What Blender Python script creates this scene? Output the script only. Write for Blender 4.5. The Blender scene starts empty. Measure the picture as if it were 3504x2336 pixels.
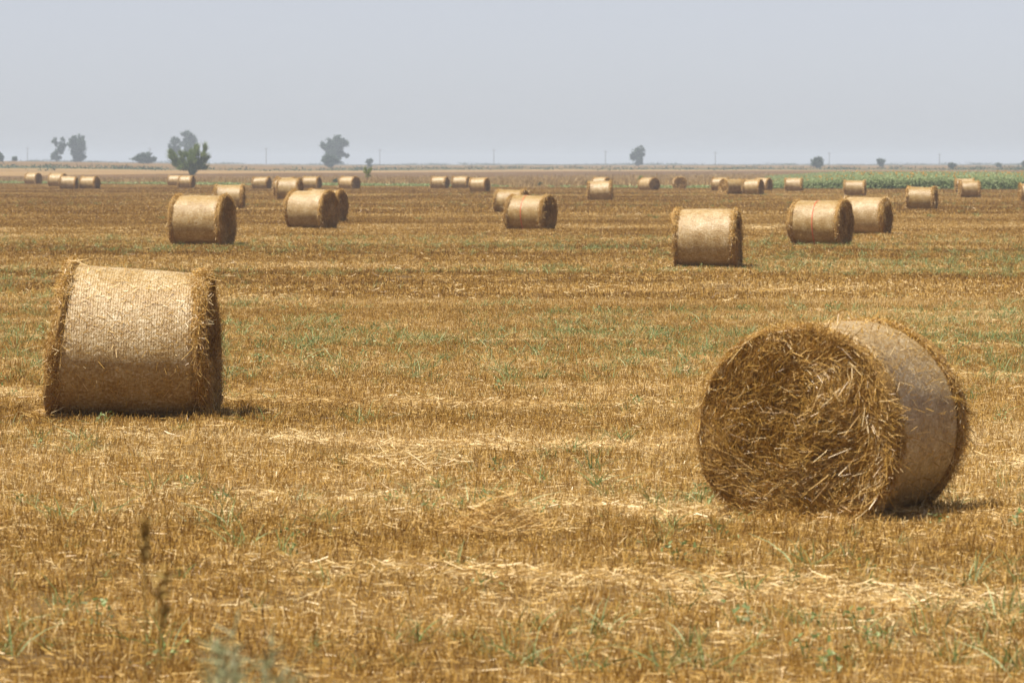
import bpy, math
import numpy as np
from mathutils import Vector

S = bpy.context.scene
COL = S.collection
RNG = np.random.default_rng(7)

# ------------------------------------------------------------------ camera
W0, H0 = 3504.0, 2336.0            # photograph's pixels
F = 15573.0                        # focal length in those pixels (100 mm lens on a 22.5 mm sensor)
CAMH = 2.15
HORIZON = 563.0
PITCH = math.atan((H0 / 2 - HORIZON) / F)

cam = bpy.data.cameras.new("camera")
cam.sensor_width = 36.0
cam.lens = 36.0 * F / W0
cam.clip_start = 0.5
cam.clip_end = 30000
cam.dof.use_dof = True
cam.dof.focus_distance = 48.0
cam.dof.aperture_fstop = 8.0
cam_o = bpy.data.objects.new("camera", cam)
cam_o.location = (0, 0, CAMH)
cam_o.rotation_euler = (math.pi / 2 - PITCH, 0, 0)
COL.objects.link(cam_o)
S.camera = cam_o

# ------------------------------------------------------------------ sky and sun
SUN_EL = math.radians(66)
SUN_AZ = math.radians(-118)        # measured from +Y (view direction), negative = left; a little on the camera's side
world = bpy.data.worlds.new("World")
S.world = world
world.use_nodes = True
wn = world.node_tree.nodes
wl = world.node_tree.links
bg = wn["Background"]
sky = wn.new("ShaderNodeTexSky")
sky.sky_type = 'NISHITA'
sky.sun_disc = False
sky.sun_elevation = SUN_EL
sky.sun_rotation = SUN_AZ
sky.air_density = 0.5
sky.dust_density = 0.4
sky.ozone_density = 1.0
hs = wn.new("ShaderNodeHueSaturation")
hs.inputs["Saturation"].default_value = 0.35
wl.new(sky.outputs[0], hs.inputs["Color"])
tint = wn.new("ShaderNodeMix"); tint.data_type = 'RGBA'; tint.blend_type = 'MULTIPLY'; tint.inputs[0].default_value = 1.0
tint.inputs[7].default_value = (1.0, 0.975, 1.01, 1)
wl.new(hs.outputs[0], tint.inputs[6])
wl.new(tint.outputs[2], bg.inputs["Color"])
bg.inputs["Strength"].default_value = 0.066

sun = bpy.data.lights.new("sun", 'SUN')
sun.energy = 4.7
sun.angle = math.radians(0.55)
sun.color = (1.0, 0.95, 0.87)
sun_o = bpy.data.objects.new("sun", sun)
sd = Vector((math.sin(SUN_AZ) * math.cos(SUN_EL), math.cos(SUN_AZ) * math.cos(SUN_EL), math.sin(SUN_EL)))
sun_o.rotation_euler = sd.to_track_quat('Z', 'Y').to_euler()
sun_o.location = (-20, 0, 40)
COL.objects.link(sun_o)

S.view_settings.view_transform = 'Standard'
S.view_settings.look = 'None'
S.view_settings.exposure = 0.78
S.view_settings.gamma = 1.0
S.view_settings.use_curve_mapping = False
S.render.engine = 'CYCLES'
S.cycles.max_bounces = 5
S.cycles.diffuse_bounces = 3
S.cycles.glossy_bounces = 2
S.cycles.transmission_bounces = 2
S.cycles.transparent_max_bounces = 8
S.cycles.volume_bounces = 0
S.cycles.caustics_reflective = False
S.cycles.caustics_refractive = False
S.cycles.use_denoising = True
S.cycles.use_adaptive_sampling = True
S.cycles.adaptive_threshold = 0.015


# ------------------------------------------------------------------ helpers
def smooth(a, b, x):
    t = np.clip((np.asarray(x, float) - a) / (b - a), 0, 1)
    return t * t * (3 - 2 * t)


class Noise:
    """cheap smooth noise, a sum of random sinusoids, about -1..1"""
    def __init__(self, seed, dim, scale, n=14):
        r = np.random.default_rng(seed)
        k = r.normal(size=(n, dim))
        k /= np.linalg.norm(k, axis=1, keepdims=True)
        self.k = k * scale * r.uniform(0.5, 1.7, (n, 1))
        self.p = r.uniform(0, 6.283, n)
        self.n = n

    def __call__(self, *c):
        P = np.stack([np.asarray(a, float) for a in c], -1)
        return np.sin(P @ self.k.T + self.p).sum(-1) / math.sqrt(self.n) * 0.9


n_far = Noise(1, 2, 0.012)
n_mid = Noise(2, 2, 0.5)
n_small = Noise(3, 2, 2.2)


def ground_h(x, y):
    x = np.asarray(x, float)
    y = np.asarray(y, float)
    d = np.maximum(y, 1.0)
    h = np.interp(y, [-1e5, 500, 700, 1000, 1500, 2500, 4000, 1e6], [0, 0, .12, .50, 1.25, 1.88, 2.05, 2.05])
    az = x / d
    h = h + 2.0 * smooth(-0.035, -0.115, az) * smooth(480, 1500, y)
    near = 1 - smooth(300, 480, y)
    h = h + near * (0.028 * n_mid(x * 0.35, y) + 0.014 * n_small(x * .5, y))
    h = h + 0.10 * n_far(x, y) * smooth(500, 900, y)
    return h


CAMZ = CAMH
cP, sP = math.cos(PITCH), math.sin(PITCH)


def ray(px, py):
    r = (px - W0 / 2) / F
    u = (H0 / 2 - py) / F
    return Vector((r, cP + u * sP, -sP + u * cP))


def at_dist(px, py, Y):
    d = ray(px, py)
    t = Y / d.y
    return Vector((d.x * t, Y, CAMZ + d.z * t))


def on_ground(px, py):
    d = ray(px, py)
    Y = 40.0
    for _ in range(40):
        x = d.x / d.y * Y
        Y = 0.5 * Y + 0.5 * (CAMZ - float(ground_h(x, Y))) / (-d.z / d.y)
    return Vector((d.x / d.y * Y, Y, float(ground_h(d.x / d.y * Y, Y))))


def mesh_np(name, verts, faces, rnd=None, mat=None, smooth_shade=False):
    """verts (n,3); faces (m,4) or (m,3) int"""
    me = bpy.data.meshes.new(name)
    verts = np.ascontiguousarray(verts, np.float32)
    faces = np.ascontiguousarray(faces, np.int32)
    m, k = faces.shape
    me.vertices.add(len(verts))
    me.vertices.foreach_set("co", verts.ravel())
    me.loops.add(m * k)
    me.loops.foreach_set("vertex_index", faces.ravel())
    me.polygons.add(m)
    me.polygons.foreach_set("loop_start", np.arange(m, dtype=np.int32) * k)
    me.polygons.foreach_set("loop_total", np.full(m, k, np.int32))
    if smooth_shade:
        me.polygons.foreach_set("use_smooth", np.ones(m, bool))
    me.update(calc_edges=True)
    if rnd is not None:
        a = me.attributes.new("rnd", 'FLOAT', 'POINT')
        a.data.foreach_set("value", np.ascontiguousarray(rnd, np.float32))
    if mat is not None:
        me.materials.append(mat)
    return me


def link(name, me, parent=None):
    o = bpy.data.objects.new(name, me)
    COL.objects.link(o)
    if parent is not None:
        o.parent = parent
    return o


def empty(name, loc, rz=0.0):
    o = bpy.data.objects.new(name, None)
    o.empty_display_size = 0.2
    COL.objects.link(o)
    o.location = loc
    o.rotation_euler = (0, 0, rz)
    return o


def tag(o, label=None, cat=None, group=None, kind=None):
    if label: o["label"] = label
    if cat: o["category"] = cat
    if group: o["group"] = group
    if kind: o["kind"] = kind
    return o


def unit(v):
    return v / np.maximum(np.linalg.norm(v, axis=-1, keepdims=True), 1e-9)


def ribbons(rng, p, d, L, w, bend=0.2, segs=2, taper=0.4, side=None, bendv=None):
    """n bent strips: returns verts, quads, owner index per vertex"""
    n = len(p)
    d = unit(d)
    L = np.broadcast_to(np.asarray(L, float), (n,))[:, None]
    w = np.broadcast_to(np.asarray(w, float), (n,))[:, None]
    if side is None:
        side = np.cross(d, rng.normal(size=(n, 3)))
    side = unit(side)
    if bendv is None:
        bendv = rng.normal(size=(n, 3))
    bendv = bendv * bend
    V = np.zeros((n, segs + 1, 2, 3))
    for i in range(segs + 1):
        t = i / segs
        c = p + d * L * t + bendv * L * t * t
        ww = w * (1 - taper * t) * 0.5
        V[:, i, 0] = c - side * ww
        V[:, i, 1] = c + side * ww
    base = (np.arange(n) * (segs + 1) * 2)[:, None]
    q = []
    for i in range(segs):
        a = base + i * 2
        q.append(np.concatenate([a, a + 1, a + 3, a + 2], 1))
    Q = np.stack(q, 1).reshape(-1, 4)
    own = np.repeat(np.arange(n), (segs + 1) * 2)
    return V.reshape(-1, 3), Q, own


class Acc:
    def __init__(self):
        self.v, self.f, self.r, self.n = [], [], [], 0

    def add(self, v, f, r):
        self.v.append(v); self.f.append(f + self.n)
        self.r.append(np.broadcast_to(r, (len(v),))); self.n += len(v)

    def rib(self, rng, *a, rnd=None, **k):
        v, f, own = ribbons(rng, *a, **k)
        r = rng.random(len(a[0])) if rnd is None else rnd
        self.add(v, f, np.asarray(r)[own])

    def mesh(self, name, mat, smooth_shade=False):
        return mesh_np(name, np.concatenate(self.v), np.concatenate(self.f), np.concatenate(self.r), mat, smooth_shade)


# ------------------------------------------------------------------ materials
def new_mat(name):
    m = bpy.data.materials.new(name)
    m.use_nodes = True
    nt = m.node_tree
    b = nt.nodes["Principled BSDF"]
    return m, nt.nodes, nt.links, b


def ramp(nodes, stops):
    r = nodes.new("ShaderNodeValToRGB")
    e = r.color_ramp.elements
    while len(e) < len(stops):
        e.new(0.5)
    for el, (p, c) in zip(e, stops):
        el.position = p
        el.color = (*c, 1)
    return r


def math_node(nodes, links, op, a, b=None, clamp=False):
    n = nodes.new("ShaderNodeMath")
    n.operation = op
    n.use_clamp = clamp
    for i, v in enumerate((a, b)):
        if v is None: continue
        if isinstance(v, (int, float)): n.inputs[i].default_value = v
        else: links.new(v, n.inputs[i])
    return n.outputs[0]


def noise_tex(nodes, links, vec, scale, detail=4, rough=0.55, mapping=None):
    if mapping is not None:
        mp = nodes.new("ShaderNodeMapping")
        mp.inputs["Scale"].default_value = mapping
        links.new(vec, mp.inputs["Vector"])
        vec = mp.outputs[0]
    n = nodes.new("ShaderNodeTexNoise")
    n.inputs["Scale"].default_value = scale
    n.inputs["Detail"].default_value = detail
    n.inputs["Roughness"].default_value = rough
    links.new(vec, n.inputs["Vector"])
    return n.outputs["Fac"]


def mix_col(nodes, links, fac, a, b):
    m = nodes.new("ShaderNodeMix")
    m.data_type = 'RGBA'
    if isinstance(fac, (int, float)): m.inputs[0].default_value = fac
    else: links.new(fac, m.inputs[0])
    for v, s in ((a, 6), (b, 7)):
        if isinstance(v, tuple): m.inputs[s].default_value = (*v, 1)
        else: links.new(v, m.inputs[s])
    return m.outputs[2]


def straw_mat(name, stops, rough=0.5, spec=0.5, field=False, translucent=0.0):
    m, N, L, b = new_mat(name)
    at = N.new("ShaderNodeAttribute"); at.attribute_name = "rnd"
    fac = at.outputs["Fac"]
    if field:
        g = N.new("ShaderNodeNewGeometry")
        big = noise_tex(N, L, g.outputs["Position"], 0.22, 5, 0.6, (0.35, 1.0, 0.0))
        wide = noise_tex(N, L, g.outputs["Position"], 0.05, 3, 0.5, (0.4, 1.0, 0.0))
        big = math_node(N, L, 'ADD', big, math_node(N, L, 'MULTIPLY', math_node(N, L, 'SUBTRACT', wide, 0.5), 0.8))
        oi = N.new("ShaderNodeObjectInfo")
        f2 = math_node(N, L, 'SUBTRACT', big, 0.5)
        f2 = math_node(N, L, 'MULTIPLY', f2, 1.5)
        f3 = math_node(N, L, 'SUBTRACT', oi.outputs["Random"], 0.5)
        f3 = math_node(N, L, 'MULTIPLY', f3, 0.25)
        fac = math_node(N, L, 'ADD', fac, f2)
        fac = math_node(N, L, 'ADD', fac, f3, clamp=True)
    r = ramp(N, stops)
    L.new(fac, r.inputs[0])
    L.new(r.outputs[0], b.inputs["Base Color"])
    b.inputs["Roughness"].default_value = rough
    b.inputs["Specular IOR Level"].default_value = spec
    if translucent:
        t = N.new("ShaderNodeBsdfTranslucent")
        L.new(r.outputs[0], t.inputs["Color"])
        mx = N.new("ShaderNodeMixShader")
        mx.inputs[0].default_value = translucent
        L.new(b.outputs[0], mx.inputs[1]); L.new(t.outputs[0], mx.inputs[2])
        L.new(mx.outputs[0], N["Material Output"].inputs["Surface"])
    return m


M = {}
M["stubble"] = straw_mat("stubble_straw", [(0.0, (.18, .088, .014)), (0.35, (.41, .235, .044)), (0.7, (.60, .38, .108)), (1.0, (.84, .65, .34))], 0.42, 0.35, True, 0.2)
M["swath"] = straw_mat("lying_straw", [(0.0, (.30, .165, .032)), (0.4, (.60, .385, .115)), (1.0, (.88, .69, .37))], 0.4, 0.4, True, 0.15)
M["bale_straw"] = straw_mat("bale_straw", [(0.0, (.16, .08, .014)), (0.45, (.42, .235, .042)), (0.8, (.62, .39, .105)), (1.0, (.84, .66, .36))], 0.42, 0.5, False, 0.12)
M["weed"] = straw_mat("weed_leaf", [(0.0, (.12, .165, .04)), (0.6, (.27, .345, .12)), (1.0, (.50, .55, .30))], 0.6, 0.3, False, 0.3)
M["dry_grass"] = straw_mat("dry_grass", [(0.0, (.20, .12, .035)), (0.5, (.36, .235, .09)), (1.0, (.54, .39, .19))], 0.6, 0.3, False, 0.2)
M["leaf_green"] = straw_mat("leaf_green", [(0.0, (.09, .135, .018)), (0.6, (.20, .27, .042)), (1.0, (.34, .41, .09))], 0.5, 0.4, False, 0.35)
M["leaf_grey"] = straw_mat("leaf_grey_green", [(0.0, (.022, .045, .018)), (0.6, (.045, .085, .035)), (1.0, (.09, .14, .06))], 0.55, 0.3, False, 0.3)
M["sunflower_leaf"] = straw_mat("sunflower_leaf", [(0.0, (.065, .09, .028)), (0.6, (.20, .245, .09)), (1.0, (.40, .44, .23))], 0.65, 0.2, False, 0.3)


def flat_mat(name, col, rough=0.7, spec=0.3, noise=0.25, scale=20):
    m, N, L, b = new_mat(name)
    tc = N.new("ShaderNodeTexCoord")
    f = noise_tex(N, L, tc.outputs["Object"], scale, 4)
    c = mix_col(N, L, f, tuple(x * (1 - noise) for x in col), tuple(min(1, x * (1 + noise)) for x in col))
    L.new(c, b.inputs["Base Color"])
    b.inputs["Roughness"].default_value = rough
    b.inputs["Specular IOR Level"].default_value = spec
    return m


M["bark"] = flat_mat("bark", (.12, .09, .065), 0.85, 0.2, 0.4, 8)
M["pole"] = flat_mat("weathered_pole", (.16, .14, .12), 0.8, 0.2, 0.2, 3)
M["petal"] = flat_mat("sunflower_petal", (.62, .30, .03), 0.6, 0.3, 0.2, 30)
M["red_line"] = flat_mat("red_net_line", (.62, .14, .07), 0.5, 0.4, 0.25, 40)
M["seed_brown"] = straw_mat("seed_brown", [(0.0, (.22, .14, .035)), (0.6, (.36, .235, .065)), (1.0, (.48, .34, .12))], 0.7, 0.2, False, 0.1)
M["pale_weed"] = straw_mat("pale_weed", [(0.0, (.24, .25, .11)), (0.6, (.40, .41, .23)), (1.0, (.56, .55, .36))], 0.6, 0.3, False, 0.3)


def net_mat():
    m, N, L, b = new_mat("bale_net_wrap")
    tc = N.new("ShaderNodeTexCoord")
    o = tc.outputs["Object"]
    at = N.new("ShaderNodeAttribute"); at.attribute_name = "rnd"
    fine = noise_tex(N, L, o, 46, 5, 0.65, (1.0, 0.8, 0.8))
    streak = noise_tex(N, L, o, 60, 3, 0.6, (0.35, 1.2, 1.2))
    big = noise_tex(N, L, o, 4.5, 4, 0.6)
    f = math_node(N, L, 'ADD', math_node(N, L, 'MULTIPLY', fine, 0.65), math_node(N, L, 'MULTIPLY', streak, 0.35))
    f = math_node(N, L, 'ADD', f, math_node(N, L, 'MULTIPLY', math_node(N, L, 'SUBTRACT', big, 0.5), 0.35))
    r = ramp(N, [(0.30, (.13, .066, .014)), (0.45, (.33, .195, .052)), (0.57, (.46, .335, .16)), (0.70, (.74, .61, .43))])
    L.new(f, r.inputs[0])
    oi = N.new("ShaderNodeObjectInfo")       # each bale weathered a little differently
    hv = N.new("ShaderNodeHueSaturation")
    L.new(math_node(N, L, 'ADD', math_node(N, L, 'MULTIPLY', oi.outputs["Random"], 0.26), 0.84), hv.inputs["Value"])
    L.new(math_node(N, L, 'ADD', math_node(N, L, 'MULTIPLY', oi.outputs["Random"], -0.16), 1.12), hv.inputs["Saturation"])
    L.new(r.outputs[0], hv.inputs["Color"])
    L.new(hv.outputs[0], b.inputs["Base Color"])
    b.inputs["Roughness"].default_value = 0.42
    b.inputs["Specular IOR Level"].default_value = 0.8
    # net threads run round the bale: narrow ridges along the axis
    wv = N.new("ShaderNodeTexWave")
    wv.wave_type = 'BANDS'; wv.bands_direction = 'X'
    wv.inputs["Scale"].default_value = 15.0
    wv.inputs["Distortion"].default_value = 2.2
    wv.inputs["Detail"].default_value = 2
    wv.inputs["Detail Scale"].default_value = 3
    L.new(o, wv.inputs["Vector"])
    h = math_node(N, L, 'ADD', math_node(N, L, 'MULTIPLY', wv.outputs["Fac"], 0.16), fine)
    bp = N.new("ShaderNodeBump")
    bp.inputs["Strength"].default_value = 0.75
    bp.inputs["Distance"].default_value = 0.02
    L.new(h, bp.inputs["Height"])
    L.new(bp.outputs[0], b.inputs["Normal"])
    return m


M["net"] = net_mat()


def end_mat():
    m, N, L, b = new_mat("bale_end_packed_straw")
    tc = N.new("ShaderNodeTexCoord")
    o = tc.outputs["Object"]
    f = noise_tex(N, L, o, 38, 6, 0.7, (0.5, 1, 1))
    r = ramp(N, [(0.3, (.16, .08, .016)), (0.5, (.32, .175, .036)), (0.72, (.50, .31, .09))])
    L.new(f, r.inputs[0]); L.new(r.outputs[0], b.inputs["Base Color"])
    b.inputs["Roughness"].default_value = 0.75
    bp = N.new("ShaderNodeBump"); bp.inputs["Strength"].default_value = 0.9; bp.inputs["Distance"].default_value = 0.03
    L.new(f, bp.inputs["Height"]); L.new(bp.outputs[0], b.inputs["Normal"])
    return m


M["bale_end"] = end_mat()


def ground_mat(name, stops, scale, mapping, bump=0.4, dist=0.05, fine=None):
    m, N, L, b = new_mat(name)
    g = N.new("ShaderNodeNewGeometry")
    p = g.outputs["Position"]
    f = noise_tex(N, L, p, scale, 8, 0.62, mapping)
    if fine:
        f2 = noise_tex(N, L, p, fine, 5, 0.6, (1, 1, 0))
        f = math_node(N, L, 'ADD', math_node(N, L, 'MULTIPLY', f, 0.6), math_node(N, L, 'MULTIPLY', f2, 0.4))
    r = ramp(N, stops)
    L.new(f, r.inputs[0]); L.new(r.outputs[0], b.inputs["Base Color"])
    b.inputs["Roughness"].default_value = 0.9
    b.inputs["Specular IOR Level"].default_value = 0.15
    bp = N.new("ShaderNodeBump"); bp.inputs["Strength"].default_value = bump; bp.inputs["Distance"].default_value = dist
    L.new(f, bp.inputs["Height"]); L.new(bp.outputs[0], b.inputs["Normal"])
    return m


M["soil"] = ground_mat("stubble_soil", [(0.3, (.065, .040, .018)), (0.5, (.15, .088, .027)), (0.7, (.28, .175, .055))], 0.5, (0.35, 1, 0), 0.6, 0.03, 14)
M["verge"] = ground_mat("verge_dry_grass_soil", [(0.35, (.17, .11, .035)), (0.5, (.24, .16, .06)), (0.66, (.32, .22, .095))], 0.12, (0.5, 1, 0), 0.5, 0.1)
M["brown_field"] = ground_mat("brown_field", [(0.35, (.092, .048, .012)), (0.5, (.12, .063, .016)), (0.66, (.155, .083, .023))], 0.03, (0.4, 1, 0), 0.4, 0.1)
M["pale_field"] = ground_mat("pale_field", [(0.35, (.20, .12, .042)), (0.5, (.26, .16, .06)), (0.66, (.32, .205, .085))], 0.04, (0.4, 1, 0), 0.4, 0.1)
M["green_strip"] = ground_mat("green_strip", [(0.35, (.05, .065, .022)), (0.55, (.085, .08, .03)), (0.7, (.16, .105, .045))], 0.03, (0.5, 1, 0), 0.4, 0.1)
M["tan_field"] = ground_mat("tan_field", [(0.35, (.11, .062, .017)), (0.5, (.165, .095, .028)), (0.66, (.23, .14, .048))], 0.012, (0.4, 1, 0), 0.4, 0.1)
M["far_land"] = ground_mat("far_land", [(0.35, (.05, .065, .03)), (0.55, (.08, .08, .035)), (0.7, (.14, .10, .05))], 0.006, (0.4, 1, 0), 0.3, 0.1)


# ------------------------------------------------------------------ the ground: fields one behind the other
def b1(x): return np.interp(x, [-400, -100, -45, -22, 4, 21, 40, 120, 400], [640, 560, 485, 452, 410, 390, 379, 366, 340])
def b2(x): return np.maximum(np.interp(x, [-400, -100, -47, -28, 6, 45, 100, 400], [670, 575, 505, 585, 640, 800, 900, 1000]), b1(x) + 14)
n_edge = Noise(17, 1, 0.09)
def b3(x): return 14 * n_edge(x) + np.maximum(np.interp(x, [-400, -75, -45, 0, 60, 400], [760, 690, 930, 1030, 1090, 1150]), b2(x) + 60)
def b4(x): return b3(x) + 18 * n_edge(np.asarray(x, float) * 1.7 + 40) + np.interp(x, [-150, -75, 0, 100], [260, 260, 200, 60])
def b5(x): return b4(x) + 16 * n_edge(np.asarray(x, float) * 1.3 + 90) + np.interp(x, [-150, 0, 150], [130, 70, 170])
def b6(x): return 2250.0 + 60 * np.sin(np.asarray(x, float) * .013) + 30 * np.sin(np.asarray(x, float) * .041)
def b7(x): return np.full_like(np.asarray(x, float), 7000.0)


XS = np.unique(np.concatenate([np.linspace(-60, 60, 161), np.linspace(-200, 200, 81), np.linspace(-1200, 1200, 61), np.linspace(-3500, 3500, 29)]))


def strip(name, lo, hi, rows, mat):
    t = np.linspace(0, 1, rows)
    X = np.broadcast_to(XS[None], (rows, len(XS)))
    A, B = lo(XS)[None], hi(XS)[None]
    Y = A * (B / A) ** t[:, None] if np.all(A > 0) else A + (B - A) * t[:, None]
    Z = ground_h(X, Y)
    V = np.stack([X, Y, Z], -1).reshape(-1, 3)
    i = np.arange(rows - 1)[:, None] * len(XS) + np.arange(len(XS) - 1)[None]
    Q = np.stack([i, i + 1, i + 1 + len(XS), i + len(XS)], -1).reshape(-1, 4)
    o = link(name, mesh_np(name, V, Q, None, mat, True))
    tag(o, kind="structure")
    return o


def cst(v): return lambda x: np.full_like(np.asarray(x, float), v)


strip("ground", cst(-60.0), cst(12.0), 30, M["soil"])
strip("stubble_field", cst(12.0), b1, 520, M["soil"])
strip("field_verge", b1, b2, 24, M["verge"])
strip("brown_field", b2, b3, 30, M["brown_field"])
strip("pale_field", b3, b4, 10, M["pale_field"])
strip("green_strip", b4, b5, 8, M["green_strip"])
strip("tan_field", b5, b6, 24, M["tan_field"])
strip("far_plain", b6, b7, 24, M["far_land"])


# ------------------------------------------------------------------ instancing for what nobody could count
def instancer(name, variants, P, rotz, scale, idx, label, cat, tilt=None):
    col = bpy.data.collections.new(name + "_variants")
    for i, me in enumerate(variants):
        o = bpy.data.objects.new("%s_variant_%02d" % (name, i), me)
        col.objects.link(o)
    n = len(P)
    me = bpy.data.meshes.new(name)
    me.vertices.add(n)
    me.vertices.foreach_set("co", np.ascontiguousarray(P, np.float32).ravel())
    e = np.zeros((n, 3), np.float32); e[:, 2] = rotz
    if tilt is not None: e[:, :2] = tilt
    a = me.attributes.new("rot", 'FLOAT_VECTOR', 'POINT'); a.data.foreach_set("vector", e.ravel())
    a = me.attributes.new("scl", 'FLOAT_VECTOR', 'POINT')
    sc = np.asarray(scale, np.float32)
    if sc.ndim == 1: sc = np.repeat(sc[:, None], 3, 1)
    a.data.foreach_set("vector", np.ascontiguousarray(sc, np.float32).ravel())
    a = me.attributes.new("idx", 'INT', 'POINT'); a.data.foreach_set("value", np.ascontiguousarray(idx, np.int32))
    me.update()
    o = link(name, me)
    g = bpy.data.node_groups.new(name + "_nodes", 'GeometryNodeTree')
    g.interface.new_socket("Geometry", in_out='INPUT', socket_type='NodeSocketGeometry')
    g.interface.new_socket("Geometry", in_out='OUTPUT', socket_type='NodeSocketGeometry')
    N, L = g.nodes, g.links
    gi, go = N.new("NodeGroupInput"), N.new("NodeGroupOutput")
    iop = N.new("GeometryNodeInstanceOnPoints")
    ci = N.new("GeometryNodeCollectionInfo")
    ci.inputs["Collection"].default_value = col
    ci.inputs["Separate Children"].default_value = True
    ci.inputs["Reset Children"].default_value = True

    def attr(nm, dt):
        a = N.new("GeometryNodeInputNamedAttribute"); a.data_type = dt
        a.inputs["Name"].default_value = nm
        return [s for s in a.outputs if s.name == "Attribute" and s.enabled][0]
    L.new(gi.outputs[0], iop.inputs["Points"])
    L.new(ci.outputs[0], iop.inputs["Instance"])
    iop.inputs["Pick Instance"].default_value = True
    L.new(attr("idx", 'INT'), iop.inputs["Instance Index"])
    er = N.new("FunctionNodeEulerToRotation")
    L.new(attr("rot", 'FLOAT_VECTOR'), er.inputs[0])
    L.new(er.outputs[0], iop.inputs["Rotation"])
    L.new(attr("scl", 'FLOAT_VECTOR'), iop.inputs["Scale"])
    L.new(iop.outputs[0], go.inputs[0])
    md = o.modifiers.new("scatter", 'NODES'); md.node_group = g
    tag(o, label, cat, None, "stuff")
    return o


def stems_patch(name, seed, size, n_stem, n_lie, hgt, wid, mat, lie_len=(.05, .2), lie_z=.05, lie_w=None, bias=0.0, clump=0.6):
    r = np.random.default_rng(seed)
    A = Acc()
    if n_stem:
        nc = max(4, n_stem // 7)
        cc = r.uniform(-size / 2, size / 2, (nc, 2))
        pick = cc[r.integers(0, nc, n_stem)] + r.normal(0, size * 0.035, (n_stem, 2))
        uni = r.uniform(-size / 2, size / 2, (n_stem, 2))
        p2 = np.where(r.random((n_stem, 1)) < clump, pick, uni)
        p = np.column_stack([p2, np.full(n_stem, -0.01)])
        d = np.column_stack([r.normal(0, .34, (n_stem, 2)), np.ones(n_stem)])
        A.rib(r, p, d, np.clip(r.normal(hgt, hgt * .28, n_stem), hgt * .35, hgt * 1.9), wid * r.uniform(.7, 1.35, n_stem),
              bend=0.06, segs=1, taper=0.15, rnd=np.clip(r.normal(.36 + bias, .25, n_stem), 0, 1))
    if n_lie:
        p = np.column_stack([r.uniform(-size / 2, size / 2, (n_lie, 2)), r.random(n_lie) ** 1.6 * lie_z + .004])
        an = r.uniform(0, 6.283, n_lie)
        d = np.column_stack([np.cos(an), np.sin(an), r.normal(0.03, .16, n_lie)])
        Ls = r.uniform(*lie_len, n_lie)
        A.rib(r, p - d * Ls[:, None] * .5, d, Ls, (lie_w or wid) * r.uniform(.6, 1.3, n_lie), bend=0.12, segs=2, taper=0.2,
              rnd=np.clip(r.normal(.58 + bias, .29, n_lie), 0, 1))
    return A.mesh(name, mat)


def grass_weed(name, seed, n=14, h=(.08, .26), w=.008, mat=None):
    r = np.random.default_rng(seed)
    A = Acc()
    p = np.column_stack([r.normal(0, .035, (n, 2)), np.zeros(n)])
    d = np.column_stack([r.normal(0, .45, (n, 2)), np.ones(n)])
    bv = np.column_stack([d[:, :2] * 1.6, -np.ones(n) * .8])
    A.rib(r, p, d, r.uniform(*h, n), w * r.uniform(.6, 1.4, n), bend=.35, segs=3, taper=.85, bendv=bv, rnd=r.random(n) * .9)
    return A.mesh(name, mat or M["weed"])


def leaf_weed(name, seed, n=26, h=.16, rad=.09, leaf=.035, mat=None):
    r = np.random.default_rng(seed)
    A = Acc()
    ns = 5
    p = np.zeros((ns, 3)); d = np.column_stack([r.normal(0, .35, (ns, 2)), np.ones(ns)])
    A.rib(r, p, d, h * r.uniform(.7, 1.1, ns), .004, bend=.1, segs=2, rnd=r.random(ns) * .4)
    p = np.column_stack([r.normal(0, rad * .55, (n, 2)), r.random(n) * h])
    d = np.column_stack([r.normal(0, 1, (n, 2)), r.normal(.25, .4, n)])
    A.rib(r, p, d, leaf * r.uniform(.7, 1.5, n), leaf * r.uniform(.5, .9, n), bend=.15, segs=2, taper=.5, rnd=r.random(n))
    return A.mesh(name, mat or M["weed"])


def frustum_points(y0, y1, step, margin, jitter=0.5, seed=0):
    r = np.random.default_rng(seed)
    out = []
    for y in np.arange(y0, y1, step):
        hw = (0.1125 if y < 72 else 0.16) * y + margin
        x = np.arange(-hw, hw, step)
        out.append(np.column_stack([x, np.full(len(x), y)]))
    p = np.concatenate(out)
    return p + r.uniform(-jitter, jitter, p.shape) * step


n_warp = Noise(11, 2, 0.10)
n_sw = Noise(12, 2, 0.45)
n_wd = Noise(13, 2, 0.22)
n_wd2 = Noise(14, 2, 1.1)
n_bare = Noise(15, 2, 0.7)


def swath(x, y):
    """0..1: how much a spot lies in one of the pale straw strips the combine left, about 6 m apart"""
    ph = ((y + 0.4 * x * np.clip(30 / np.maximum(y, 1), 0, 1) + .9 * n_warp(x, y)) / 6.1 + 0.713) % 1.0
    s = np.exp(-((ph - .5) / .12) ** 2)
    amp = np.clip(.6 + .62 * n_sw(x * .6, y), 0, 1.3)
    amp = np.maximum(amp, 1.1 * (1 - smooth(24.5, 26.5, y)) * smooth(19.5, 20.5, y) * smooth(-1.6, -.2, x))
    return s * amp


def weediness(x, y):
    band = 0.75 * np.exp(-((y - 60) / 13) ** 2) + 0.55 * np.exp(-((y - 19.5) / 2.6) ** 2) + 0.35 * np.exp(-((y - 96) / 12) ** 2) + .16
    return band * np.clip(.55 + .7 * n_wd(x * .45, y) + .35 * n_wd2(x, y), 0, 2)


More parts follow.
